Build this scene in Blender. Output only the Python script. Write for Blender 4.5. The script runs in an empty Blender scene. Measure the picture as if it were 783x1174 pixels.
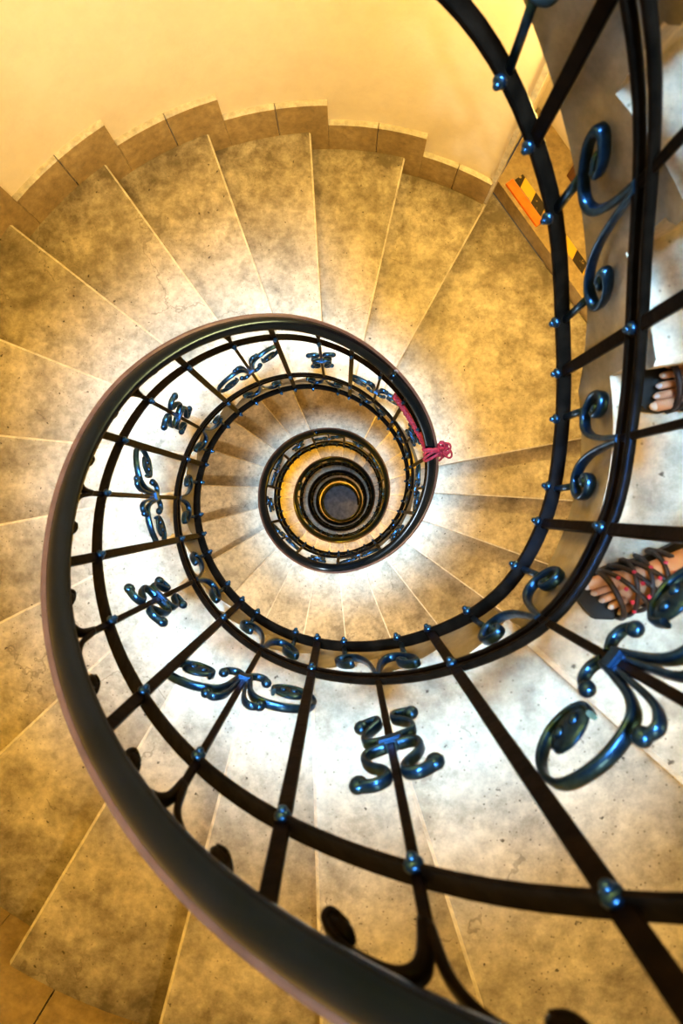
import bpy, bmesh, math, random
from mathutils import Vector, Matrix
random.seed(7)
scene = bpy.context.scene
COL = scene.collection
PI = math.pi

# ------------------------------------------------------------------ layout of the stair
F_PX = 650.0                     # focal length in pixels of the 783 x 1174 frame
H = 2.82                         # height from landing to landing
PER = 307.5                      # turn (degrees) from landing to landing
N_FL = 7                         # flights below the nearest landing
RISE = H / 17
D0 = 1.13                        # nearest landing, below the camera
ZC = D0 + N_FL * H               # camera height over the bottom floor
RR = 0.6056                      # radius of the railing
RI, RO = 0.632, 2.125            # stone steps: inner and outer radius
def RWf(ph): return 2.110 + .035 * math.cos(math.radians(ph - 280))
L0 = 42.0                        # lower edge of the nearest landing (degrees, clockwise from +x)
W_FIRST, W_STEP, W_LAND = 14.0, 16.2, 50.5

def pos(ph, r, z):
    a = math.radians(ph)
    return Vector((r * math.cos(a), -r * math.sin(a), z))

# handrail depth below the camera against angle
TAB = [(-100,-.60),(-80,-.52),(-60,-.42),(-40,-.245),(-20,-.03),(0,.075),(20,.088),(40,.125),(60,.296),(80,.485),(100,.675),(120,.883),
       (140,1.098),(160,1.318),(180,1.527),(200,1.727),(220,1.94),(240,2.147),(260,2.348),(280,2.575),(300,2.80),(320,2.965),(340,3.105),
       (360,3.285),(380,3.498),(400,3.70),(420,3.875),(440,4.03),(460,4.175),(480,4.345)]
def _tab(ph):
    if ph <= TAB[0][0]: return TAB[0][1]
    if ph >= TAB[-1][0]: return TAB[-1][1]
    i = int((ph - TAB[0][0]) // 20)
    t = (ph - TAB[i][0]) / 20.0
    y = lambda k: TAB[max(0, min(len(TAB) - 1, k))][1]
    p0, p1, p2, p3 = y(i-1), y(i), y(i+1), y(i+2)
    return .5*((2*p1)+(-p0+p2)*t+(2*p0-5*p1+4*p2-p3)*t*t+(-p0+3*p1-3*p2+p3)*t**3)
def Bd(ph):
    if ph < 420: return _tab(ph)
    if ph < 470:
        t = (ph - 420) / 50.0; t = t*t*(3-2*t)
        return (1-t)*_tab(ph) + t*(_tab(ph - PER) + H)
    k = 0
    while ph >= 470: ph -= PER; k += 1
    if ph >= 420:
        return Bd(ph) + k*H
    return _tab(ph) + k*H
def Zr(ph): return ZC - Bd(ph)

# ------------------------------------------------------------------ materials
def new_mat(name):
    m = bpy.data.materials.new(name); m.use_nodes = True
    nt = m.node_tree; b = nt.nodes['Principled BSDF']
    return m, nt, b
def node(nt, t, **kw):
    n = nt.nodes.new(t)
    for k, v in kw.items(): setattr(n, k, v)
    return n
def ramp(nt, stops):
    r = nt.nodes.new('ShaderNodeValToRGB'); e = r.color_ramp.elements
    while len(e) < len(stops): e.new(0.5)
    for el, (p, c) in zip(e, stops):
        el.position = p; el.color = (c[0], c[1], c[2], 1) if not isinstance(c, (int, float)) else (c, c, c, 1)
    return r
def noise(nt, vec, scale, detail=4, rough=.6, dist=0):
    n = nt.nodes.new('ShaderNodeTexNoise'); n.inputs['Scale'].default_value = scale; n.inputs['Detail'].default_value = detail
    n.inputs['Roughness'].default_value = rough; n.inputs['Distortion'].default_value = dist
    nt.links.new(vec, n.inputs['Vector']); return n
def mixc(nt, fac, a, b, mode='MIX'):
    m = nt.nodes.new('ShaderNodeMix'); m.data_type = 'RGBA'; m.blend_type = mode
    if isinstance(fac, (int, float)): m.inputs[0].default_value = fac
    else: nt.links.new(fac, m.inputs[0])
    for v, s in ((a, m.inputs[6]), (b, m.inputs[7])):
        if isinstance(v, (tuple, list)): s.default_value = (v[0], v[1], v[2], 1)
        else: nt.links.new(v, s)
    return m.outputs[2]
def math_n(nt, op, a, b=0.0):
    m = nt.nodes.new('ShaderNodeMath'); m.operation = op
    for v, s in ((a, m.inputs[0]), (b, m.inputs[1])):
        if isinstance(v, (int, float)): s.default_value = v
        else: nt.links.new(v, s)
    return m.outputs[0]

def stone_mat(name, c_lo, c_mid, c_hi, dirt=(.085,.065,.040), dirt_amt=.8, specks=True, edge=False, rough=.62):
    m, nt, b = new_mat(name)
    g = node(nt, 'ShaderNodeNewGeometry'); P = g.outputs['Position']
    n1 = noise(nt, P, 2.3, 6, .62, .1)
    r1 = ramp(nt, [(.30, c_lo), (.5, c_mid), (.68, c_hi)]); nt.links.new(n1.outputs[0], r1.inputs[0])
    col = r1.outputs[0]
    n2 = noise(nt, P, 24, 5, .7)
    r2 = ramp(nt, [(.3, .55), (.64, 1.10)]); nt.links.new(n2.outputs[0], r2.inputs[0])
    col = mixc(nt, .8, col, r2.outputs[0], 'MULTIPLY')
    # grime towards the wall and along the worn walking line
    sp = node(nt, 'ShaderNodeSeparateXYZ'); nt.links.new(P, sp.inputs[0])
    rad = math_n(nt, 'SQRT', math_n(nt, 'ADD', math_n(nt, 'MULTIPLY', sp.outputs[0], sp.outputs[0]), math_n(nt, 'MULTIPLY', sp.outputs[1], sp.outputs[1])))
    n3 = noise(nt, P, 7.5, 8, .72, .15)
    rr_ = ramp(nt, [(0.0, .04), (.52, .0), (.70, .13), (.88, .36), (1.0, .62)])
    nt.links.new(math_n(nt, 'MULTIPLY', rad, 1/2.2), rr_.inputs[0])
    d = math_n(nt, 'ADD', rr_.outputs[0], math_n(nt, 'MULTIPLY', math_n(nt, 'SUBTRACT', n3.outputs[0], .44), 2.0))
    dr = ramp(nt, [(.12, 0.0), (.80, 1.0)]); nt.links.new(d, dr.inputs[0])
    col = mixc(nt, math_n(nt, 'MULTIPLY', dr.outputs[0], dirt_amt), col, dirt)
    if specks:
        v = node(nt, 'ShaderNodeTexVoronoi'); v.inputs['Scale'].default_value = 21
        nd = noise(nt, P, 45, 3); ma = node(nt, 'ShaderNodeVectorMath', operation='MULTIPLY_ADD')
        nt.links.new(nd.outputs['Color'], ma.inputs[0]); ma.inputs[1].default_value = (.03,.03,.03); nt.links.new(P, ma.inputs[2]); nt.links.new(ma.outputs[0], v.inputs['Vector'])
        vr = ramp(nt, [(.07, 1.0), (.13, 0.0)]); nt.links.new(v.outputs['Distance'], vr.inputs[0])
        sc = node(nt, 'ShaderNodeSeparateColor'); nt.links.new(v.outputs['Color'], sc.inputs[0])
        msk = math_n(nt, 'GREATER_THAN', sc.outputs[0], .62)
        col = mixc(nt, math_n(nt, 'MULTIPLY', math_n(nt, 'MULTIPLY', vr.outputs[0], msk), .85), col, (.05,.04,.03))
        v2 = node(nt, 'ShaderNodeTexVoronoi'); v2.inputs['Scale'].default_value = 55; nt.links.new(P, v2.inputs['Vector'])
        vr2 = ramp(nt, [(.10, 1.0), (.2, 0.0)]); nt.links.new(v2.outputs['Distance'], vr2.inputs[0])
        sc2 = node(nt, 'ShaderNodeSeparateColor'); nt.links.new(v2.outputs['Color'], sc2.inputs[0])
        n5 = noise(nt, P, 3.1, 3)
        m2 = math_n(nt, 'GREATER_THAN', math_n(nt, 'ADD', math_n(nt, 'MULTIPLY', sc2.outputs[1], .5), n5.outputs[0]), .80)
        col = mixc(nt, math_n(nt, 'MULTIPLY', math_n(nt, 'MULTIPLY', vr2.outputs[0], m2), .55), col, (.09,.07,.05))
        # hairline cracks
        v3 = node(nt, 'ShaderNodeTexVoronoi'); v3.feature = 'DISTANCE_TO_EDGE'; v3.inputs['Scale'].default_value = 1.7
        nw = noise(nt, P, 5, 4); add = node(nt, 'ShaderNodeVectorMath', operation='MULTIPLY_ADD')
        nt.links.new(nw.outputs['Color'], add.inputs[0]); add.inputs[1].default_value = (.35,.35,.35); nt.links.new(P, add.inputs[2])
        nt.links.new(add.outputs[0], v3.inputs['Vector'])
        cr = ramp(nt, [(.004, 1.0), (.009, 0.0)]); nt.links.new(v3.outputs['Distance'], cr.inputs[0])
        nm = noise(nt, P, 1.6, 2); cm = math_n(nt, 'GREATER_THAN', nm.outputs[0], .585)
        col = mixc(nt, math_n(nt, 'MULTIPLY', math_n(nt, 'MULTIPLY', cr.outputs[0], cm), .4), col, (.10,.08,.06))
    nt.links.new(col, b.inputs['Base Color'])
    b.inputs['Roughness'].default_value = rough
    rg = ramp(nt, [(.3, rough - .14), (.7, rough + .15)]); nt.links.new(n2.outputs[0], rg.inputs[0]); nt.links.new(rg.outputs[0], b.inputs['Roughness'])
    bp = node(nt, 'ShaderNodeBump'); bp.inputs['Strength'].default_value = .25; bp.inputs['Distance'].default_value = .006
    nt.links.new(n2.outputs[0], bp.inputs['Height']); nt.links.new(bp.outputs[0], b.inputs['Normal'])
    return m

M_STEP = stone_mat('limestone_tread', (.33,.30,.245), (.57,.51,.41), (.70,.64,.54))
M_EDGE = stone_mat('worn_lit_edge', (.66,.61,.52), (.76,.71,.62), (.84,.80,.72), dirt_amt=.3, specks=False)  # pale from wear, with light caught on bevelled edges painted in
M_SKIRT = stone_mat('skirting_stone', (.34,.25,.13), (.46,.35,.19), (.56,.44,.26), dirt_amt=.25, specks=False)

M_END = stone_mat('shaded_stone_end', (.15,.15,.15), (.25,.235,.21), (.36,.33,.28), dirt_amt=.5, specks=False)  # shade on the inner step ends, put into a darker stone colour
def plaster_mat():
    m, nt, b = new_mat('cream_plaster')
    g = node(nt, 'ShaderNodeNewGeometry'); P = g.outputs['Position']
    n = noise(nt, P, 1.3, 5, .55); r = ramp(nt, [(.3, (.78,.70,.57)), (.7, (.87,.79,.67))]); nt.links.new(n.outputs[0], r.inputs[0])
    n2 = noise(nt, P, 9, 5, .7); r2 = ramp(nt, [(.30, .93), (.6, 1.0)]); nt.links.new(n2.outputs[0], r2.inputs[0])
    nt.links.new(mixc(nt, 1, r.outputs[0], r2.outputs[0], 'MULTIPLY'), b.inputs['Base Color'])
    b.inputs['Roughness'].default_value = .75
    bp = node(nt, 'ShaderNodeBump'); bp.inputs['Strength'].default_value = .3; bp.inputs['Distance'].default_value = .01
    nt.links.new(n2.outputs[0], bp.inputs['Height']); nt.links.new(bp.outputs[0], b.inputs['Normal'])
    return m
M_WALL = plaster_mat()

def simple(name, c0, c1, scale, rough=.5, metal=0.0, bump=0.0, coat=0.0, stretch=None):
    m, nt, b = new_mat(name)
    tc = node(nt, 'ShaderNodeTexCoord'); vec = tc.outputs['Object']
    if stretch:
        mp = node(nt, 'ShaderNodeMapping'); mp.inputs['Scale'].default_value = stretch; nt.links.new(vec, mp.inputs[0]); vec = mp.outputs[0]
    n = noise(nt, vec, scale, 5, .6); r = ramp(nt, [(.35, c0), (.65, c1)]); nt.links.new(n.outputs[0], r.inputs[0])
    nt.links.new(r.outputs[0], b.inputs['Base Color'])
    b.inputs['Roughness'].default_value = rough; b.inputs['Metallic'].default_value = metal
    if coat: b.inputs['Coat Weight'].default_value = coat; b.inputs['Coat Roughness'].default_value = .15
    if bump:
        bp = node(nt, 'ShaderNodeBump'); bp.inputs['Strength'].default_value = bump; bp.inputs['Distance'].default_value = .004
        nt.links.new(n.outputs[0], bp.inputs['Height']); nt.links.new(bp.outputs[0], b.inputs['Normal'])
    return m
M_IRON = simple('black_wrought_iron', (.004,.0028,.002), (.010,.0066,.0045), 30, .36, .0, .3)
M_IRONB = simple('sky_tinted_wrought_iron', (.014,.040,.088), (.030,.080,.165), 40, .30, .9, .3)  # black iron; blue skylight reflection is put into its metal colour
M_RAILTOP = simple('dark_varnished_wood', (.0016,.0016,.002), (.004,.0038,.0045), 14, .22, 0, .10, .0)
M_RAILLIP = simple('brown_rail_wood', (.060,.026,.018), (.10,.045,.030), 18, .45, 0, .2)
M_DOOR = simple('brown_door_wood', (.10,.045,.018), (.17,.08,.035), 9, .45, 0, .1, 0, (6,6,.6))
M_FLOOR = simple('bottom_floor_stone', (.035,.038,.050), (.10,.10,.12), 5, .6)
M_RED = simple('red_cord', (.10,.002,.010), (.27,.006,.026), 60, .7, 0, .4)
M_SKIN = simple('skin', (.46,.25,.15), (.55,.32,.21), 18, .5, 0, .05)
M_NAIL = simple('pale_nail', (.50,.48,.50), (.60,.56,.58), 20, .3)
M_SOLE = simple('black_rubber', (.008,.008,.008), (.018,.017,.016), 40, .6)
M_STRAP = simple('black_strap', (.012,.010,.012), (.03,.02,.025), 80, .5)
M_BEAD = simple('red_bead', (.38,.02,.06), (.5,.05,.12), 80, .4)
M_CLOTH = simple('dark_cloth', (.02,.022,.03), (.04,.042,.055), 60, .85)
M_ORANGE = simple('orange_board', (.80,.17,.01), (.90,.24,.02), 12, .5)
M_BRASS = simple('brass', (.55,.36,.10), (.65,.45,.16), 20, .3, 1.0)

for _m, _s in ((M_IRON, .05), (M_RAILTOP, .35)): _m.node_tree.nodes['Principled BSDF'].inputs['Specular IOR Level'].default_value = _s; _m.node_tree.nodes['Principled BSDF'].inputs['Specular Tint'].default_value = (.22, .5, 1.0, 1)  # blue specular tint puts skylight colour into the sheen
def tape_mat():
    m, nt, b = new_mat('hazard_tape')
    tc = node(nt, 'ShaderNodeTexCoord'); sp = node(nt, 'ShaderNodeSeparateXYZ'); nt.links.new(tc.outputs['Object'], sp.inputs[0])
    s = math_n(nt, 'FRACT', math_n(nt, 'MULTIPLY', math_n(nt, 'ADD', math_n(nt, 'ADD', sp.outputs[0], 5.0), math_n(nt, 'MULTIPLY', sp.outputs[1], .55)), 4.2))
    r = ramp(nt, [(.47, (.03,.022,.012)), (.50, (.72,.46,.04))]); nt.links.new(s, r.inputs[0])
    n = noise(nt, tc.outputs['Object'], 14, 6, .7); rn = ramp(nt, [(.60, 0.0), (.64, 1.0)]); nt.links.new(n.outputs[0], rn.inputs[0])
    nt.links.new(mixc(nt, rn.outputs[0], r.outputs[0], (.50,.36,.12)), b.inputs['Base Color']); b.inputs['Roughness'].default_value = .5
    return m
M_TAPE = tape_mat()

# ------------------------------------------------------------------ mesh helpers
def finish(bm, name, mats, smooth=False):
    bmesh.ops.recalc_face_normals(bm, faces=bm.faces[:])
    me = bpy.data.meshes.new(name); bm.to_mesh(me); bm.free()
    for m in (mats if isinstance(mats, (list, tuple)) else [mats]): me.materials.append(m)
    if smooth:
        for p in me.polygons: p.use_smooth = True
    return me
def link(name, me, parent=None):
    o = bpy.data.objects.new(name, me); COL.objects.link(o)
    if parent: o.parent = parent
    return o
def tag(o, label, cat, group=None):
    o['label'] = label; o['category'] = cat
    if group: o['group'] = group
    return o
def structure(o): o['kind'] = 'structure'; return o
def box(bm, x0, x1, y0, y1, z0, z1, mi=0, M=None):
    vs = [bm.verts.new(Vector((x, y, z)) if M is None else M @ Vector((x, y, z))) for z in (z0, z1) for y in (y0, y1) for x in (x0, x1)]
    fs = []
    for q in ((0,2,3,1),(4,5,7,6),(0,1,5,4),(2,6,7,3),(0,4,6,2),(1,3,7,5)):
        f = bm.faces.new([vs[i] for i in q]); f.material_index = mi; fs.append(f)
    return fs
def ball(bm, c, rx, ry=None, rz=None, seg=10, rings=6, mi=0, M=None):
    ry = ry or rx; rz = rz or rx
    T = Matrix.Translation(c) @ (M or Matrix.Identity(4)) @ Matrix.Diagonal((rx, ry, rz, 1))
    r = bmesh.ops.create_uvsphere(bm, u_segments=seg, v_segments=rings, radius=1, matrix=T)
    for v in r['verts']:
        for f in v.link_faces: f.material_index = mi; f.smooth = True
def catmull(pts, n=6):
    out = []
    P = [Vector(p) for p in pts]
    for i in range(len(P) - 1):
        p0, p1, p2, p3 = P[max(i-1, 0)], P[i], P[i+1], P[min(i+2, len(P)-1)]
        for k in range(n):
            t = k / n
            out.append(.5*((2*p1)+(-p0+p2)*t+(2*p0-5*p1+4*p2-p3)*t*t+(-p0+3*p1-3*p2+p3)*t**3))
    out.append(P[-1]); return out
def ribbon(bm, pts, a, b, taper=(1, 1), mi=0):
    """planar curve in (x, z); half thickness a in the plane, half width b along y; rounded section"""
    pts = [Vector((p[0], 0, p[1])) for p in pts]
    prof = [(1, .55), (.55, 1), (-.55, 1), (-1, .55), (-1, -.55), (-.55, -1), (.55, -1), (1, -.55)]
    rings = []
    n = len(pts)
    for i, p in enumerate(pts):
        t = (pts[min(i+1, n-1)] - pts[max(i-1, 0)]).normalized()
        nn = Vector((-t.z, 0, t.x)); s = taper[0] + (taper[1] - taper[0]) * i / (n - 1)
        rings.append([bm.verts.new(p + nn * (u * a * s) + Vector((0, v * b * s, 0))) for u, v in prof])
    for r0, r1 in zip(rings, rings[1:]):
        for k in range(8):
            f = bm.faces.new((r0[k], r0[(k+1) % 8], r1[(k+1) % 8], r1[k])); f.smooth = True; f.material_index = mi
    for r in (rings[0], rings[-1]):
        bm.faces.new(r).material_index = mi
def tube(bm, pts, r, seg=8, mi=0, r1=None):
    pts = [Vector(p) for p in pts]; n = len(pts); rings = []
    up = Vector((.13, .31, .94)); prev = None
    for i, p in enumerate(pts):
        t = (pts[min(i+1, n-1)] - pts[max(i-1, 0)]).normalized()
        if prev is None: u = t.cross(up).normalized()
        else: u = (prev - t * prev.dot(t)).normalized()
        prev = u; w = t.cross(u); rad = r if r1 is None else r + (r1 - r) * i / (n - 1)
        rings.append([bm.verts.new(p + (u * math.cos(2*PI*k/seg) + w * math.sin(2*PI*k/seg)) * rad) for k in range(seg)])
    for a, b in zip(rings, rings[1:]):
        for k in range(seg):
            f = bm.faces.new((a[k], a[(k+1) % seg], b[(k+1) % seg], b[k])); f.smooth = True; f.material_index = mi
    for q in (rings[0], rings[-1]): bm.faces.new(q).material_index = mi

# ------------------------------------------------------------------ stone steps
def step_mesh(name, w, chord=None, level_soffit=False, nseg=6):
    bm = bmesh.new()
    dead = RISE if not level_soffit else 0.0
    def outer_r(ph):
        if chord is None: return RO
        return chord / math.cos(math.radians(ph - w / 2))
    stations = [0.0, .06, .5, .94, 1.0]
    grid = []
    for s in stations:
        top, bot = [], []
        for k in range(nseg + 1):
            ph = w * k / nseg; r = RI + (outer_r(ph) - RI) * s
            top.append(pos(ph, r, 0)); bot.append(pos(ph, r, -.15 - dead * k / nseg))
        rw = RI + (outer_r(w) - RI) * s
        a = math.radians(w); tang = Vector((-math.sin(a), -math.cos(a), 0))
        q = pos(w, rw, 0); inner = (s == 0)
        zb = -.15 - dead
        nose = [q + tang*.010, q + tang*.020 + Vector((0,0,-.012)), q + tang*.020 + Vector((0,0,-.034)), q + tang*.008 + Vector((0,0,-.044)), q + Vector((0,0,-.046))]
        ring = top[:-1] + nose + bot[::-1]
        grid.append([bm.verts.new(v) for v in ring])
    nt_ = nseg            # verts 0..nseg-1 top, then 5 nose, then bottoms
    L = len(grid[0])
    for g0, g1 in zip(grid, grid[1:]):
        for k in range(L):
            f = bm.faces.new((g0[k], g0[(k+1) % L], g1[(k+1) % L], g1[k]))
            if k in (nt_, ): f.material_index = 1
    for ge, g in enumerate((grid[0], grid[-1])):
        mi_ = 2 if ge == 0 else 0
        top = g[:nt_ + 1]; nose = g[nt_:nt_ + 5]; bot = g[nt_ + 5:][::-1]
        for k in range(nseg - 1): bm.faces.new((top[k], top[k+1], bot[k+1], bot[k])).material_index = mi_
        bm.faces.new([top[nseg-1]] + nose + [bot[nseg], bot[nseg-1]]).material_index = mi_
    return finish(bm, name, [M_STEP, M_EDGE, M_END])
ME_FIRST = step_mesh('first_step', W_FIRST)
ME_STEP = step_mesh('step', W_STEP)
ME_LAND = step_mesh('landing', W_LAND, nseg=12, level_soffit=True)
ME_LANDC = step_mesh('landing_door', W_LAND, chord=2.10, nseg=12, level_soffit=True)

ORD = ['zero','first','second','third','fourth','fifth','sixth','seventh','eighth','ninth','tenth','eleventh','twelfth','thirteenth','fourteenth','fifteenth','sixteenth']
LANDTXT = ['the landing where the sandalled feet stand', 'the landing beside the red cord', 'the tan landing next below the red cord',
           'the yellow-lit landing, second below the red cord', 'the third landing below the red cord', 'the fourth landing below the red cord', 'the fifth landing below the red cord']
LOOK = ['worn limestone step', 'pale limestone step', 'warm-lit limestone step', 'dim limestone step', 'dim limestone step', 'dark limestone step', 'dark limestone step']
def place_step(me, ph, z, name, label, group, cat='step'):
    o = link(name, me); o.location = (0, 0, z); o.rotation_euler = (0, 0, -math.radians(ph))
    return tag(o, label, cat, group)
def landing_z(k): return ZC - D0 - H * k
# upper flight, above the nearest landing
for j in range(1, 6):
    ph = L0 - W_LAND - W_STEP * j
    place_step(ME_STEP, ph, landing_z(0) + RISE * j, 'stair_step', f'blue-lit stone step, {ORD[j]} up from {LANDTXT[0]}', 'steps of the upper flight')
for k in range(N_FL):
    L = L0 + PER * k
    lab = ['broad stone landing under the sandalled feet, behind the railing', 'broad yellow stone landing beside the red cord and the orange board',
           'broad tan stone landing, first one below the red cord', 'broad yellow-lit landing, second one below the red cord', 'third broad landing below the red cord',
           'fourth broad landing below the red cord', 'fifth broad landing below the red cord, deepest one in the stairwell'][k]
    place_step(ME_LANDC if k == 1 else ME_LAND, L - W_LAND, landing_z(k), 'stair_landing', lab, 'stair landings', 'landing')
    for j in range(1, 17):
        ph = L if j == 1 else L + W_FIRST + W_STEP * (j - 2)
        lab = f'{LOOK[k]}, {ORD[j]} below {LANDTXT[k]}'
        place_step(ME_FIRST if j == 1 else ME_STEP, ph, landing_z(k) - RISE * j, 'stair_step', lab, 'steps of the spiral stair')

# ------------------------------------------------------------------ walls, floor, skirting, door recess
PH_A, PH_B = L0 + PER - W_LAND, L0 + PER          # the doorway's angles
Z_L1 = landing_z(1); Z_DT = Z_L1 + 2.15; Z_TOP = ZC + .45
bm = bmesh.new()
phs = [PH_A + i * (360 - W_LAND) / 76 - (360 - W_LAND) for i in range(77)]
phs = phs + [PH_A + W_LAND * i / 12 for i in range(1, 12)]
zs = [0, 4, 8, 12, 15, Z_L1, Z_DT, Z_TOP]
vg = [[bm.verts.new(pos(p, RWf(p), z)) for p in phs] for z in zs]
for a in range(len(zs) - 1):
    for i in range(len(phs)):
        p = phs[i]
        if zs[a] == Z_L1 and p >= PH_A - 1e-6: continue
        i2 = (i + 1) % len(phs)
        f = bm.faces.new((vg[a][i], vg[a][i2], vg[a+1][i2], vg[a+1][i])); f.smooth = True
bmesh.ops.recalc_face_normals(bm, faces=bm.faces[:])
me = bpy.data.meshes.new('wall'); bm.to_mesh(me); bm.free(); me.materials.append(M_WALL)
structure(link('wall_outer', me))

bm = bmesh.new(); bmesh.ops.create_circle(bm, cap_ends=True, segments=64, radius=2.13)
structure(link('floor', finish(bm, 'floor', M_FLOOR)))

def skirting(name, steps):
    bm = bmesh.new()
    for (p0, p1, z_up, z_dn, half) in steps:
        # one block: from 3.5 deg past its own riser to 3.5 deg past the next riser
        a0, a1, am = p0 + 3.5, p1 + 3.5, p1
        zt = z_up + .235
        for (b0, b1) in ((a0, (a0 + a1) / 2 - .07), ((a0 + a1) / 2 + .07, a1 - .05)):
            cols = sorted(set([b0, b1] + [am for _ in (0,) if b0 < am < b1] + [b0 + (b1 - b0) * t for t in (.33, .66)]))
            prev = None
            for c in cols:
                zb = (z_up if c < am - 1e-6 else z_dn) - .02
                zb2 = z_dn - .02 if c >= am - 1e-6 else zb
                vs = [bm.verts.new(pos(c, r, z)) for r, z in ((RWf(c) + .01, zb2), (RWf(c) - .030, zb2), (RWf(c) - .030, zt - .008), (RWf(c) - .022, zt), (RWf(c) + .01, zt))]
                if prev:
                    for k in range(5):
                        f = bm.faces.new((prev[k], prev[(k+1) % 5], vs[(k+1) % 5], vs[k]))
                        f.material_index = 1 if k in (2, 3) else 0  # pale top and chamfer paint the light caught along the skirting
                else: bm.faces.new(vs)
                prev = vs
            bm.faces.new(prev)
    structure(link(name, finish(bm, name, [M_SKIRT, M_EDGE])))
st = []
for j in range(5, 0, -1):
    ph = L0 - W_LAND - W_STEP * j
    st.append((ph, ph + W_STEP, landing_z(0) + RISE * j, landing_z(0) + RISE * (j - 1), 0))
st.append((L0 - W_LAND, L0, landing_z(0), landing_z(0) - RISE, 0))
skirting('baseboard_upper', st)
for k in range(N_FL):
    L = L0 + PER * k; st = []
    for j in range(1, 17):
        ph = L if j == 1 else L + W_FIRST + W_STEP * (j - 2)
        p1 = L + W_FIRST + W_STEP * (j - 1)
        z = landing_z(k) - RISE * j
        st.append((ph, p1 - (3.5 if j == 16 and k == 0 else 0), z, z - RISE, 0))
    if k + 1 != 1 and k + 1 < N_FL:
        st.append((L + PER - W_LAND, L + PER, landing_z(k + 1), landing_z(k + 1) - RISE, 0))
    if k == 1: st[0] = (st[0][0] - 3.5,) + st[0][1:]
    skirting('baseboard_outer', st)

# doorway at the second landing: local frame u along the chord, v outward
PHC = (PH_A + PH_B) / 2
def duv(u, v, z):
    a = math.radians(PHC); n = Vector((math.cos(a), -math.sin(a), 0)); t = Vector((-math.sin(a), -math.cos(a), 0))
    return t * u + n * v + Vector((0, 0, z))
MD = Matrix([[*(duv(1,0,0)), 0][:3] + [0], [0]*4, [0]*4, [0,0,0,1]])
a = math.radians(PHC)
MD = Matrix(((-math.sin(a), math.cos(a), 0, 0), (-math.cos(a), -math.sin(a), 0, 0), (0, 0, 1, 0), (0, 0, 0, 1)))   # (u, v, z) -> world
HU = 2.10 * math.tan(math.radians(W_LAND / 2))     # half width on the chord
VB = 2.62
bm = bmesh.new()
hb = VB * math.tan(math.radians(W_LAND / 2))
for s, ph in ((-1, PH_A), (1, PH_B)):                # reveals
    q = [pos(ph, RWf(ph), Z_L1), pos(ph, VB / math.cos(math.radians(W_LAND/2)), Z_L1), pos(ph, VB / math.cos(math.radians(W_LAND/2)), Z_DT), pos(ph, RWf(ph), Z_DT)]
    bm.faces.new([bm.verts.new(v) for v in q])
q = [pos(PH_A, RWf(PH_A), Z_DT)] + [pos(PH_A + W_LAND * i / 12, RWf(PH_A + W_LAND * i / 12), Z_DT) for i in range(1, 12)] + [pos(PH_B, RWf(PH_B), Z_DT), pos(PH_B, VB/math.cos(math.radians(W_LAND/2)), Z_DT), pos(PH_A, VB/math.cos(math.radians(W_LAND/2)), Z_DT)]
bm.faces.new([bm.verts.new(v) for v in q])
q = [MD @ Vector((s, VB, z)) for s, z in ((-hb, Z_L1), (hb, Z_L1), (hb, Z_DT), (-hb, Z_DT))]
bm.faces.new([bm.verts.new(v) for v in q])
structure(link('wall_recess', finish(bm, 'recess', M_WALL)))
# light stone surround on the recess corner
for s, ph in ((-1, PH_A), (1, PH_B)):
    bm = bmesh.new()
    for (r0, r1, w0, w1) in ((RWf(ph) - .012, RWf(ph) + .10, -.0, .55),):
        vs = []
        for z in (Z_L1 + (.0 if s < 0 else .0), Z_DT):
            vs.append([bm.verts.new(pos(ph + s * o, r, z)) for r, o in ((r0, -.45), (r0, .35), (r1, .35), (r1, -.45))])
        for k in range(4): bm.faces.new((vs[0][k], vs[0][(k+1) % 4], vs[1][(k+1) % 4], vs[1][k]))
        bm.faces.new(vs[0]); bm.faces.new(vs[1])
    structure(link('trim_1' if s < 0 else 'trim_2', finish(bm, 'surround', M_EDGE)))
# threshold
bm = bmesh.new()
def trapz(bm, v0, v1, z0, z1, inset=.012, mi=0):
    vs = []
    for z in (z0, z1):
        for v in (v0, v1):
            h = v * math.tan(math.radians(W_LAND / 2)) - inset
            vs += [bm.verts.new(MD @ Vector((-h, v, z))), bm.verts.new(MD @ Vector((h, v, z)))]
    for qd in ((0,2,3,1),(4,5,7,6),(0,1,5,4),(2,6,7,3),(0,4,6,2),(1,3,7,5)):
        bm.faces.new([vs[i] for i in qd]).material_index = mi
trapz(bm, 2.105, VB, Z_L1, Z_L1 + .13)
th = link('door_threshold', finish(bm, 'threshold', [M_SKIRT, M_STEP])); structure(th)
bm = bmesh.new()
ribs = [(-HU + .05 + .02, -.60)]
bm2 = bmesh.new()
box(bm2, -.93, -.58, 2.13, 2.185, Z_L1 + .131, Z_L1 + .150, M=MD)
o = link('warning_board', finish(bm2, 'board', M_ORANGE)); tag(o, 'bright orange board lying on the door threshold beside the upper landing', 'board')
bm2 = bmesh.new(); box(bm2, -.92, .75, 2.20, 2.265, 0, .004)
o = link('hazard_tape', finish(bm2, 'tape', M_TAPE)); o.matrix_world = MD @ Matrix.Translation((0, 0, Z_L1 + .131))
tag(o, 'torn black and yellow hazard tape stuck along the door threshold', 'tape')
bm.free()
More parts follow.
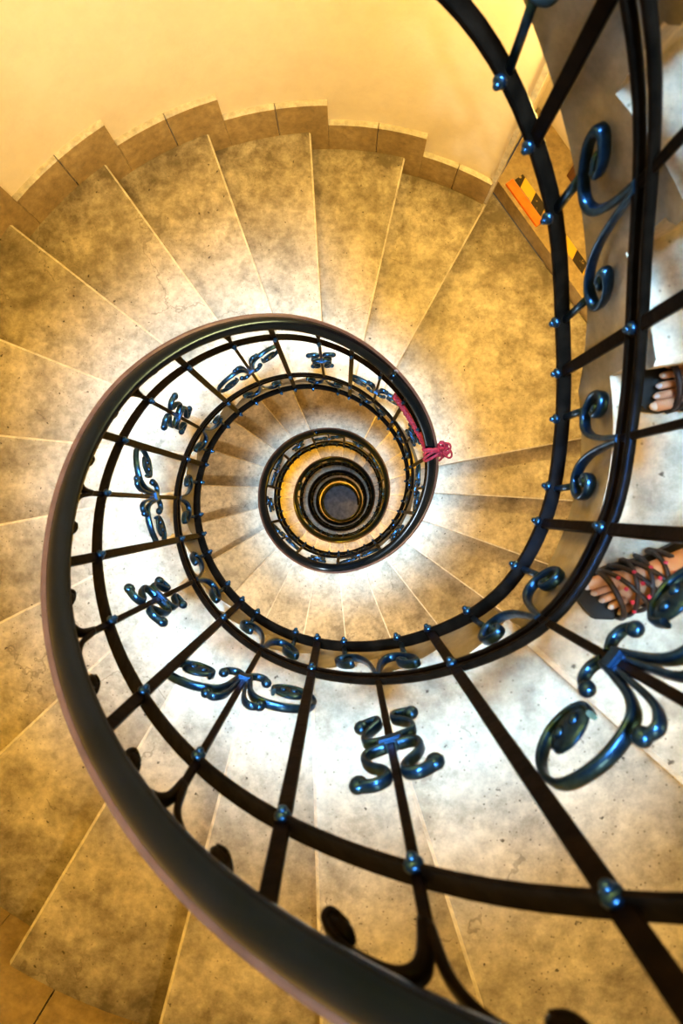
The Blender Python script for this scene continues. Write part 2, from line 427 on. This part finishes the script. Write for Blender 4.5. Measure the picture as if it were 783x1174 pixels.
# door leaf
door = link('door_1', None); structure(door)
bm = bmesh.new(); box(bm, -.62, .62, VB - .07, VB - .02, Z_L1 + .132, Z_DT - .03, M=MD)
for uu in (-.31, .31):
    for z0, z1 in ((.30, .95), (1.05, 1.95)):
        box(bm, uu - .22, uu + .22, VB - .085, VB - .06, Z_L1 + z0, Z_L1 + z1, M=MD)
structure(link('door_panel', finish(bm, 'door', M_DOOR), door))
bm = bmesh.new()
for u0, u1, z0, z1 in ((-.74, -.62, .132, 2.12), (.62, .74, .132, 2.12), (-.62, .62, 2.10, 2.14)):
    box(bm, u0, u1, VB - .12, VB - .005, Z_L1 + z0, Z_L1 + z1, M=MD)
structure(link('door_frame', finish(bm, 'door_frame', M_DOOR), door))
bm = bmesh.new(); tube(bm, [MD @ Vector((.55, VB - .07, Z_L1 + 1.1)), MD @ Vector((.55, VB - .12, Z_L1 + 1.1)), MD @ Vector((.45, VB - .12, Z_L1 + 1.1))], .011)
structure(link('door_handle', finish(bm, 'door_handle', M_BRASS), door))

# ------------------------------------------------------------------ balustrade
def rail_mesh(name, prof, p0, p1, mats, mi=None, dz=0.0, step=3.0, smooth=True):
    bm = bmesh.new(); n = max(2, int((p1 - p0) / step)); rings = []
    for i in range(n + 1):
        ph = p0 + (p1 - p0) * i / n; z = Zr(ph) + dz
        rings.append([bm.verts.new(pos(ph, RR + u, z + v)) for u, v in prof])
    L = len(prof)
    for a, b in zip(rings, rings[1:]):
        for k in range(L):
            f = bm.faces.new((a[k], a[(k+1) % L], b[(k+1) % L], b[k])); f.smooth = smooth
            if mi: f.material_index = mi[k]
    bm.faces.new(rings[0]); bm.faces.new(rings[-1])
    return finish(bm, name, mats)
HR = [(.035,-.016),(.0345,-.006),(.029,.001),(.022,-.001),(.0195,-.006),(.0165,.001),(.008,.010),(-.004,.014),(-.016,.011),(-.026,.003),(-.032,-.008),(-.033,-.020),(-.026,-.032),(-.012,-.036),(.018,-.036),(.030,-.028)]
HR_MI = [1,1,1,1,0,0,0,0,0,0,0,0,0,0,1,1]
def rect(w, h, c=.25):
    a, b = w / 2, h / 2; k = min(a, b) * c
    return [(a, -b + k), (a, b - k), (a - k, b), (-a + k, b), (-a, b - k), (-a, -b + k), (-a + k, -b), (a - k, -b)]
Z_MID, Z_UB, Z_LB = -.217, -.939, -1.256
Z_A, Z_B = -.66, -.60

def bar_mesh(name, w, d, z0, z1):
    bm = bmesh.new()
    box(bm, -w/2, w/2, -d/2, d/2, z0, z1)
    bmesh.ops.bevel(bm, geom=[e for e in bm.edges if abs((e.verts[0].co - e.verts[1].co).z) > .1], offset=.002, segments=1, affect='EDGES')
    return finish(bm, name, M_IRON)
ME_PLAIN = bar_mesh('plain_bar', .023, .012, Z_LB - .005, -.03)
ME_THIN = bar_mesh('thin_bar', .014, .011, Z_UB - .02, -.10)

def spiral(c, r0, r1, a0, turns, n=26):
    return [(c[0] + (r0 + (r1 - r0) * t) * math.cos(math.radians(a0) + 2*PI*turns*t), c[1] + (r0 + (r1 - r0) * t) * math.sin(math.radians(a0) + 2*PI*turns*t)) for t in [i / n for i in range(n + 1)]]
def mir(pts, s): return [(s * x, z) for x, z in pts]

def panel_leafy():
    """mirrored pair of big open scrolls with leaf ends"""
    bm = bmesh.new()
    for s in (-1, 1):
        stem = catmull([(.012, -.02, 0), (.020, .03, 0), (.030, .075, 0), (.048, .105, 0), (.085, .115, 0), (.125, .108, 0), (.165, .082, 0), (.178, .042, 0), (.166, .004, 0), (.135, -.018, 0), (.098, -.014, 0), (.074, .008, 0), (.078, .034, 0)], 5)
        ribbon(bm, mir([(p.x, p.y) for p in stem], s), .0055, .0105, (1.0, .8))
        w = catmull([(.010, .02, 0), (.014, .07, 0), (.022, .125, 0), (.040, .150, 0), (.058, .142, 0)], 5)
        ribbon(bm, mir([(p.x, p.y) for p in w], s), .005, .009, (1, .9))
        ball(bm, (s * .060, 0, .138), .013, .012, .013)
        h = catmull([(.006, -.03, 0), (.026, -.045, 0), (.046, -.040, 0), (.056, -.022, 0)], 5)
        ribbon(bm, mir([(p.x, p.y) for p in h], s), .0052, .009)
        ball(bm, (s * .054, 0, -.016), .0135, .012, .0135)
    return finish(bm, 'leafy_scrolls', M_IRONB)
def leaf_mesh(s):
    bm = bmesh.new()
    ball(bm, (s * .110, 0, .014), .040, .009, .030, 14, 8, M=Matrix.Rotation(-s * .25, 4, 'Y'))
    for dx, dz in ((-.012, .004), (.014, -.002)): ball(bm, (s * (.110 + dx), -.008, .014 + dz), .010, .006, .009, 8, 5)
    return finish(bm, 'leaf', M_IRONB)
def collar_mesh(w=.036, d=.026, h=.030):
    bm = bmesh.new(); box(bm, -w/2, w/2, -d/2, d/2, -h/2, h/2)
    bmesh.ops.bevel(bm, geom=bm.edges[:], offset=.004, segments=2, affect='EDGES')
    return finish(bm, 'collar', M_IRONB)
def panel_wavy():
    bm = bmesh.new()
    for s in (-1, 1):
        up = catmull([(.010, .012, 0), (.040, .018, 0), (.050, .040, 0), (.040, .068, 0), (.016, .098, 0), (.014, .118, 0), (.034, .128, 0), (.058, .120, 0)], 5)
        ribbon(bm, mir([(p.x, p.y) for p in up], s), .005, .010)
        dn = catmull([(.010, -.012, 0), (.040, -.020, 0), (.046, -.045, 0), (.034, -.072, 0), (.014, -.098, 0), (.020, -.116, 0), (.046, -.112, 0)], 5)
        ribbon(bm, mir([(p.x, p.y) for p in dn], s), .005, .010)
        ball(bm, (s * .062, 0, .112), .016, .013, .017); ball(bm, (s * .050, 0, -.106), .015, .013, .016)
    return finish(bm, 'wavy_scrolls', M_IRONB)
def top_curl():
    bm = bmesh.new()
    for s in (-1, 1):
        p = catmull([(.002, -.14, 0), (.010, -.085, 0), (.030, -.058, 0), (.060, -.052, 0), (.088, -.058, 0), (.104, -.078, 0), (.096, -.096, 0), (.082, -.088, 0)], 5)
        ribbon(bm, mir([(q.x, q.y) for q in p], s), .0065, .009); ball(bm, (s * .088, 0, -.080), .016, .011, .017)
    return finish(bm, 'top_curl', M_IRON)
def low_curl():
    bm = bmesh.new()
    for s in (-1, 1):
        p = [(.003, -.955), (.008, -1.02), (.020, -1.085), (.042, -1.125)]
        q = catmull([(x, z, 0) for x, z in p] + [(.072, -1.135, 0), (.100, -1.115, 0), (.106, -1.085, 0), (.092, -1.062, 0), (.070, -1.062, 0), (.060, -1.080, 0), (.070, -1.094, 0)], 5)
        ribbon(bm, mir([(v.x, v.y) for v in q], s), .0055, .011)
        ball(bm, (s * .074, 0, -1.086), .012, .012, .012)
        # short pin tying the curl to the bottom rail
        ribbon(bm, mir([(.080, -1.13), (.082, -1.19), (.083, Z_LB)], s), .007, .008)
    return finish(bm, 'low_curl', M_IRONB)
def bolt_mesh():
    bm = bmesh.new(); ball(bm, (0, 0, 0), .0125, .009, .0125, 10, 6); ball(bm, (0, -.009, 0), .007, .006, .007, 8, 5)
    return finish(bm, 'bolt', M_IRONB)
ME_LEAFY, ME_WAVY, ME_TOPC, ME_LOWC, ME_BOLT = panel_leafy(), panel_wavy(), top_curl(), low_curl(), bolt_mesh()
_SH = {}
def sheared(me, ph):
    sl = (Bd(ph + 6) - Bd(ph - 6)) / (RR * math.radians(12)); q = round(sl * 5) / 5
    key = (me.name, q)
    if key not in _SH:
        m2 = me.copy()
        for v in m2.vertices: v.co.z -= q * v.co.x
        _SH[key] = m2
    return _SH[key]
ME_LEAF = {s: leaf_mesh(s) for s in (-1, 1)}
ME_COL, ME_COLW = collar_mesh(), collar_mesh(.046, .026, .024)

def hung(name, me, parent, ph, dr=0.0, dz=0.0):
    o = link(name, me, parent); p = pos(ph, RR + dr, Zr(ph) + dz)
    o.location = p; o.rotation_euler = (0, 0, -math.radians(ph) - PI / 2)   # local x runs along the rail, local -y towards the stair
    return o
# one bar per step: plain / leafy / plain / wavy
BARS = []
first = [(-63,'W'),(-47,'P'),(-30,'L'),(-13,'P'),(4,'W'),(20,'P'),(39,'L'),(57,'P'),(73,'W'),(89,'P'),(104,'L'),(119,'P'),(135,'W'),(151,'P'),(167.5,'L'),(184,'P'),(199,'W'),(216,'P'),(234,'L'),(250,'P'),(268,'W'),(283,'P'),(299,'L'),(316,'P'),(332,'W'),(348,'P')]
BARS += first
seqc = ['L','P','W','P']; ph = 348.0; i = 0
END = L0 + PER * N_FL - 25
while ph + 16.2 < END:
    ph += 16.2; BARS.append((ph, seqc[i % 4])); i += 1
cuts = [-76.0] + [304.0 + PER * k for k in range(N_FL - 1)] + [END]
BLAB = ['near black iron balustrade with dark handrail sweeping across the foreground', 'black iron balustrade with the red cord tied to its handrail',
        'third balustrade down, ringing the yellow-lit flight', 'fourth balustrade down the stairwell', 'fifth balustrade down the stairwell', 'sixth balustrade down the stairwell', 'deepest balustrade, ringing the bottom floor']
UBP = [(u*1.25, v*1.15) for u, v in [(.0065, -.005), (.0065, .005), (.003, .007), (-.003, .007), (-.0065, .005), (-.0065, -.005), (-.003, -.007), (.003, -.007)]]
for k in range(len(cuts) - 1):
    p0, p1 = cuts[k], cuts[k + 1]
    root = bpy.data.objects.new('balustrade', None); COL.objects.link(root)
    root.location = (0, 0, Zr(p1) + Z_LB)
    tag(root, BLAB[k], 'railing', 'balustrades of the spiral stair')
    link('handrail', rail_mesh('handrail', HR, p0, p1, [M_RAILTOP, M_RAILLIP], HR_MI), root)['label'] = 'dark varnished handrail with brown outer lip'
    link('middle_rail', rail_mesh('middle_rail', rect(.027, .010), p0, p1, M_IRON, dz=Z_MID, smooth=False), root)
    link('lower_rail', rail_mesh('lower_rail', UBP, p0, p1, M_IRON, dz=Z_UB + .018), root)
    link('lower_rail', rail_mesh('lower_rail', UBP, p0, p1, M_IRON, dz=Z_UB - .020), root)
    link('bottom_rail', rail_mesh('bottom_rail', rect(.031, .015), p0, p1, M_IRON, dz=Z_LB, smooth=False), root)
    for ph, t in BARS:
        if not (p0 < ph <= p1): continue
        if t == 'P':
            b = hung('baluster', ME_PLAIN, root, ph)
            if k < 3:
                for dz in (Z_MID, Z_UB, Z_LB):
                    hung('bolt', ME_BOLT, b, ph, -.010 if dz != Z_LB else -.016, dz)
        else:
            b = hung('baluster', ME_THIN, root, ph)
            zc = Z_A if t == 'L' else Z_B + .03
            s = hung('scroll_panel', ME_LEAFY if t == 'L' else ME_WAVY, root, ph, 0, zc)
            if k < 3:
                hung('collar', ME_COL if t == 'L' else ME_COLW, s, ph, 0, zc)
                if t == 'L':
                    for q in (-1, 1): hung('leaf', ME_LEAF[q], s, ph, 0, zc)
                for sg in (-1, 1):
                    hung('bolt', ME_BOLT, b, ph + sg * 7.6, -.016, Z_LB)
                hung('bolt', ME_BOLT, b, ph, -.012, Z_MID)
            hung('top_scroll', sheared(ME_TOPC, ph), root, ph); hung('bottom_scroll', sheared(ME_LOWC, ph), root, ph)
# sub-parts were placed in world terms: keep them there under their parents
bpy.context.view_layer.update()
for o in list(scene.objects):
    if o.parent and o.parent.type == 'MESH' and o.name.split('.')[0] in ('bolt', 'collar', 'leaf'):
        o.matrix_parent_inverse = o.parent.matrix_basis.inverted()

for o in scene.objects:
    if o.parent and o.parent.type == 'EMPTY' and o.parent.name.startswith('balustrade'):
        o.matrix_parent_inverse = o.parent.matrix_basis.inverted()
# ------------------------------------------------------------------ red cord on the handrail
PK = 347.0
bm = bmesh.new()
def railpt(ph, u, v): return pos(ph, RR + u, Zr(ph) + v)
for q in range(6):
    dph = (q - 2.5) * .85; pts = []
    for i in range(25):
        t = 2 * PI * i / 24; rx = .045 + .004 * math.sin(q * 2.1); rz = .036
        pts.append(railpt(PK + dph + 1.6 * math.sin(t + q), rx * math.cos(t), -.011 + rz * math.sin(t)))
    tube(bm, pts, .0085, 6)
for q in range(12):                                  # bow loops and loose ends outside the rail
    a = q * 2 * PI / 12 + .2; pts = []; rad_ = .020 + .007 * math.sin(q * 1.9)
    for i in range(21):
        t = 2 * PI * i / 20
        lx = rad_ * (1 - math.cos(t)); lw = rad_ * .75 * math.sin(t)
        dph = (math.sin(a) * lx + math.cos(a) * lw) / RR * 57.3
        pts.append(railpt(PK + dph + .4, .062 + (math.cos(a) * lx - math.sin(a) * lw) * .9 + .006 * math.sin(q), .0 + .018 * math.sin(a * 2.3) + .012 * math.sin(t)))
    tube(bm, pts, .0060, 6)
knot = link('red_cord', finish(bm, 'red_cord', M_RED, True))
tag(knot, 'crimson red cord knotted round the handrail with a tail hanging inside', 'cord')
bm = bmesh.new()
strands = []
for s in range(3):
    pts = []
    for i in range(40):
        t = i / 39; ph = PK - 1 - 36 * t
        sag = -.07 - .22 * t - .10 * math.sin(PI * t)
        tw = 2 * PI * (t * 9 + s / 3)
        pts.append(railpt(ph, -.012 + .012 * math.cos(tw), sag + .012 * math.sin(tw)))
    tube(bm, pts, .0125, 6)
link('cord_tail', finish(bm, 'cord_tail', M_RED, True), knot)

# ------------------------------------------------------------------ the sandalled person at the railing
ZL = landing_z(0)
def img(px, py, D):                                  # photo pixel at a depth -> metres about the stair axis
    return Vector(((px - 393.9) * D / F_PX + .095, -(py - 580.8) * D / F_PX - .167, ZC - D))
def foot_frame(toe, d):
    d = Vector((d[0], d[1], 0)).normalized(); side = Vector((-d.y, d.x, 0))
    return lambda x, y, z: Vector((toe.x, toe.y, 0)) + d * x + side * y + Vector((0, 0, ZL + z))
feet = []
toe1 = img(674, 694, 1.10); toe2 = img(738, 446, 1.10)
FR = [foot_frame(toe1, (.90, .42)), foot_frame(toe2, (.97, .16))]
INN = [1, -1]                                        # side of the big toe (towards the other foot)
sk = bmesh.new(); skl = sk.verts.layers.skin.verify()
def sv(p, r, root=False, ry=None):
    v = sk.verts.new(p); v[skl].radius = (r, ry or r); v[skl].use_root = root; return v
hipc = FR[0](.30, 0, 0) * .5 + FR[1](.30, 0, 0) * .5; hipc.z = ZL + .92
pelvis = sv(hipc, .115, True)
waist = sv(hipc + Vector((.02, 0, .14)), .11); sk.edges.new((pelvis, waist))
for f, inn in zip(FR, INN):
    ank = f(.205, 0, .085); knee = f(.20, 0, .47); knee.x += .0
    hj = hipc + (f(.2, 0, 0) - hipc) * .0; hj = hipc.lerp(Vector((f(.25,0,0).x, f(.25,0,0).y, hipc.z)), .5) - Vector((0,0,.05))
    v_h = sv(hj, .088); sk.edges.new((pelvis, v_h))
    v_t = sv(hj.lerp(knee, .5), .072); sk.edges.new((v_h, v_t))
    v_k = sv(knee, .054); sk.edges.new((v_t, v_k))
    v_c = sv(knee.lerp(ank, .35), .055); sk.edges.new((v_k, v_c))
    v_s = sv(knee.lerp(ank, .75), .039); sk.edges.new((v_c, v_s))
    v_a = sv(ank, .034); sk.edges.new((v_s, v_a))
    v_he = sv(f(.235, 0, .040), .028); sk.edges.new((v_a, v_he))
    v_in = sv(f(.145, inn * .004, .062), .033); sk.edges.new((v_a, v_in))
    v_b = sv(f(.092, 0, .044), .036, ry=.026); sk.edges.new((v_in, v_b))
    for q in range(5):
        y = inn * (.034 - .0172 * q); ln = (.0, .006, .014, .024, .036)[q]; r = (.0125, .0088, .0085, .0082, .0085)[q]
        m_ = sv(f(.060 + ln * .5, y * .98, .036), r * 1.1); sk.edges.new((v_b, m_))
        t_ = sv(f(.034 + ln, y * 1.06, .038), r); sk.edges.new((m_, t_))
        e_ = sv(f(.010 + ln, y * 1.10, .031), r * .95); sk.edges.new((t_, e_))
me = bpy.data.meshes.new('person'); sk.to_mesh(me); sk.free(); me.materials.append(M_SKIN)
person = link('person', me)
md = person.modifiers.new('skin', 'SKIN'); md.use_smooth_shade = True
person.modifiers.new('sub', 'SUBSURF').levels = 2; person.modifiers['sub'].render_levels = 2
tag(person, 'person standing on the landing behind the railing in black strappy sandals', 'person')
for f, inn in zip(FR, INN):
    bm = bmesh.new()
    outl = [(-.004, -.012), (.004, -.034), (.035, -.050), (.085, -.052), (.150, -.038), (.215, -.036), (.262, -.026), (.272, 0), (.262, .026), (.215, .034), (.150, .033), (.085, .047), (.035, .050), (.002, .040), (-.010, .016)]
    lo = [bm.verts.new(f(x, inn * y, .001)) for x, y in outl]; hi = [bm.verts.new(f(x, inn * y, .019)) for x, y in outl]
    bm.faces.new(lo); bm.faces.new(hi)
    for i in range(len(outl)): bm.faces.new((lo[i], lo[(i+1) % len(outl)], hi[(i+1) % len(outl)], hi[i]))
    sole = link('sandal', finish(bm, 'sole', M_SOLE), person); sole['label'] = 'black sandal with lattice straps'
    bm = bmesh.new()
    def over(x, t):                                   # arch over the foot, t from -1 to 1 across
        hgt = .075 + (x - .06) * .38
        w_ = .049 - max(0, x - .09) * .10
        a_ = t * PI / 2
        return f(x, inn * w_ * math.sin(a_), .015 + (hgt - .015) * math.cos(a_) ** .7 if abs(t) < 1 else .015)
    for x0, x1 in ((.050, .105), (.075, .130), (.100, .155)):
        for a_, b_ in ((x0, x1), (x1, x0)):
            tube(bm, [over(a_ + (b_ - a_) * i / 14, -1 + 2 * i / 14) for i in range(15)], .0048, 6)
    for x0 in (.046, .160): tube(bm, [over(x0, -1 + 2 * i / 14) for i in range(15)], .006, 6)
    link('lattice_strap', finish(bm, 'lattice', M_STRAP), sole)
    bm = bmesh.new()
    for x0 in (.062, .090, .118, .143):
        for t in (-.5, -.18, .18, .5):
            p = over(x0, t); ball(bm, p + Vector((0, 0, .004)), .0045, seg=6, rings=5)
    link('strap_bead', finish(bm, 'beads', M_BEAD), sole)['label'] = 'dark red beads on the lattice straps'
    bm = bmesh.new()
    for q in range(5):
        y = inn * (.034 - .0172 * q) * 1.10; ln = (.0, .006, .014, .024, .036)[q]; s = (1.0, .62, .58, .55, .55)[q]
        ball(bm, f(.012 + ln, y, .037), .011 * s, .009 * s, .006, 8, 5)
    link('toenail', finish(bm, 'nails', M_NAIL, True), person)
bm = bmesh.new()
rings = []
for (z, rx, ry) in ((.40, .0, .0),):
    pass
for f in FR:
    knee = f(.20, 0, .47); hj = hipc.lerp(Vector((f(.25,0,0).x, f(.25,0,0).y, hipc.z)), .5) - Vector((0,0,.05))
    tube(bm, [knee + Vector((0,0,.08)), knee.lerp(hj, .45), knee.lerp(hj, .8), hj + Vector((0,0,.06)), hipc + Vector((0,0,.10))], .098, 16, r1=.13)
link('shorts', finish(bm, 'shorts', M_CLOTH), person)

# ------------------------------------------------------------------ light
def lamp(name, kind, loc, energy, color, **kw):
    l = bpy.data.lights.new(name, kind); l.energy = energy; l.color = color
    for k_, v_ in kw.items(): setattr(l, k_, v_)
    o = bpy.data.objects.new(name, l); COL.objects.link(o); o.location = loc; return o
COOL = (.38, .69, 1.0); WARM = (1.0, .57, .025); SOFT = (1.0, .88, .70); TAN = (1.0, .68, .20)
sky = lamp('skylight', 'AREA', (.0, .0, ZC + 3.0), 80, COOL, shape='DISK', size=1.0, spread=math.radians(26))
for ph, D, r, e, c in ((238, -.2, 1.7, 135, WARM), (190, -1.0, 1.8, 110, WARM), (74, -1.0, 1.9, 105, (1.0, .74, .33)), (300, .2, 1.85, 20, WARM), (268, -.5, 1.75, 45, WARM), (12, -.3, 1.9, 24, TAN), (312, 1.95, 2.0, 160, TAN), (490, 3.8, 1.98, 140, SOFT)):
    lamp('warm_lamp', 'POINT', pos(ph, r, ZC - D), e, c, shadow_soft_size=.07)
wl = lamp('wall_fill_spot', 'SPOT', pos(75, .45, ZC + 1.0), 520, SOFT, spot_size=math.radians(58), spot_blend=.8, shadow_soft_size=.35)  # added spot that brightens and whitens the wall; no window there
wl.rotation_euler = (pos(252, 2.1, ZC - 1.0) - wl.location).to_track_quat('-Z', 'Y').to_euler()
for ph, D, e in ((690, 6.9, 60), (760, 7.2, 70), (830, 7.8, 80), (910, 8.7, 80), (1000, 9.4, 60), (1150, 10.9, 30), (1300, 12.4, 20), (1500, 14.1, 14), (1800, 16.8, 60), (2000, 19.0, 260), (2110, 19.6, 200)):
    lamp('warm_lamp', 'POINT', pos(ph, 1.75, ZC - D), e, WARM, shadow_soft_size=.12)
w = bpy.data.worlds.new('world'); scene.world = w; w.use_nodes = True
w.node_tree.nodes['Background'].inputs[0].default_value = (.42, .68, 1.0, 1); w.node_tree.nodes['Background'].inputs[1].default_value = .13

# ------------------------------------------------------------------ camera
cam = bpy.data.cameras.new('camera'); co = bpy.data.objects.new('camera', cam); COL.objects.link(co)
co.location = (.095, -.167, ZC); co.rotation_euler = (0, 0, 0)
cam.sensor_fit = 'AUTO'; cam.sensor_width = 36; cam.lens = F_PX / 1174 * 36
cam.shift_x = -(393.9 - 391.5) / 1174; cam.shift_y = (580.8 - 587) / 1174
cam.clip_start = .02; cam.clip_end = 100
cam.dof.use_dof = True; cam.dof.focus_distance = 4.2; cam.dof.aperture_fstop = 4.2
scene.camera = co
scene.view_settings.view_transform = 'Standard'; scene.view_settings.look = 'Medium High Contrast'; scene.view_settings.exposure = -0.7
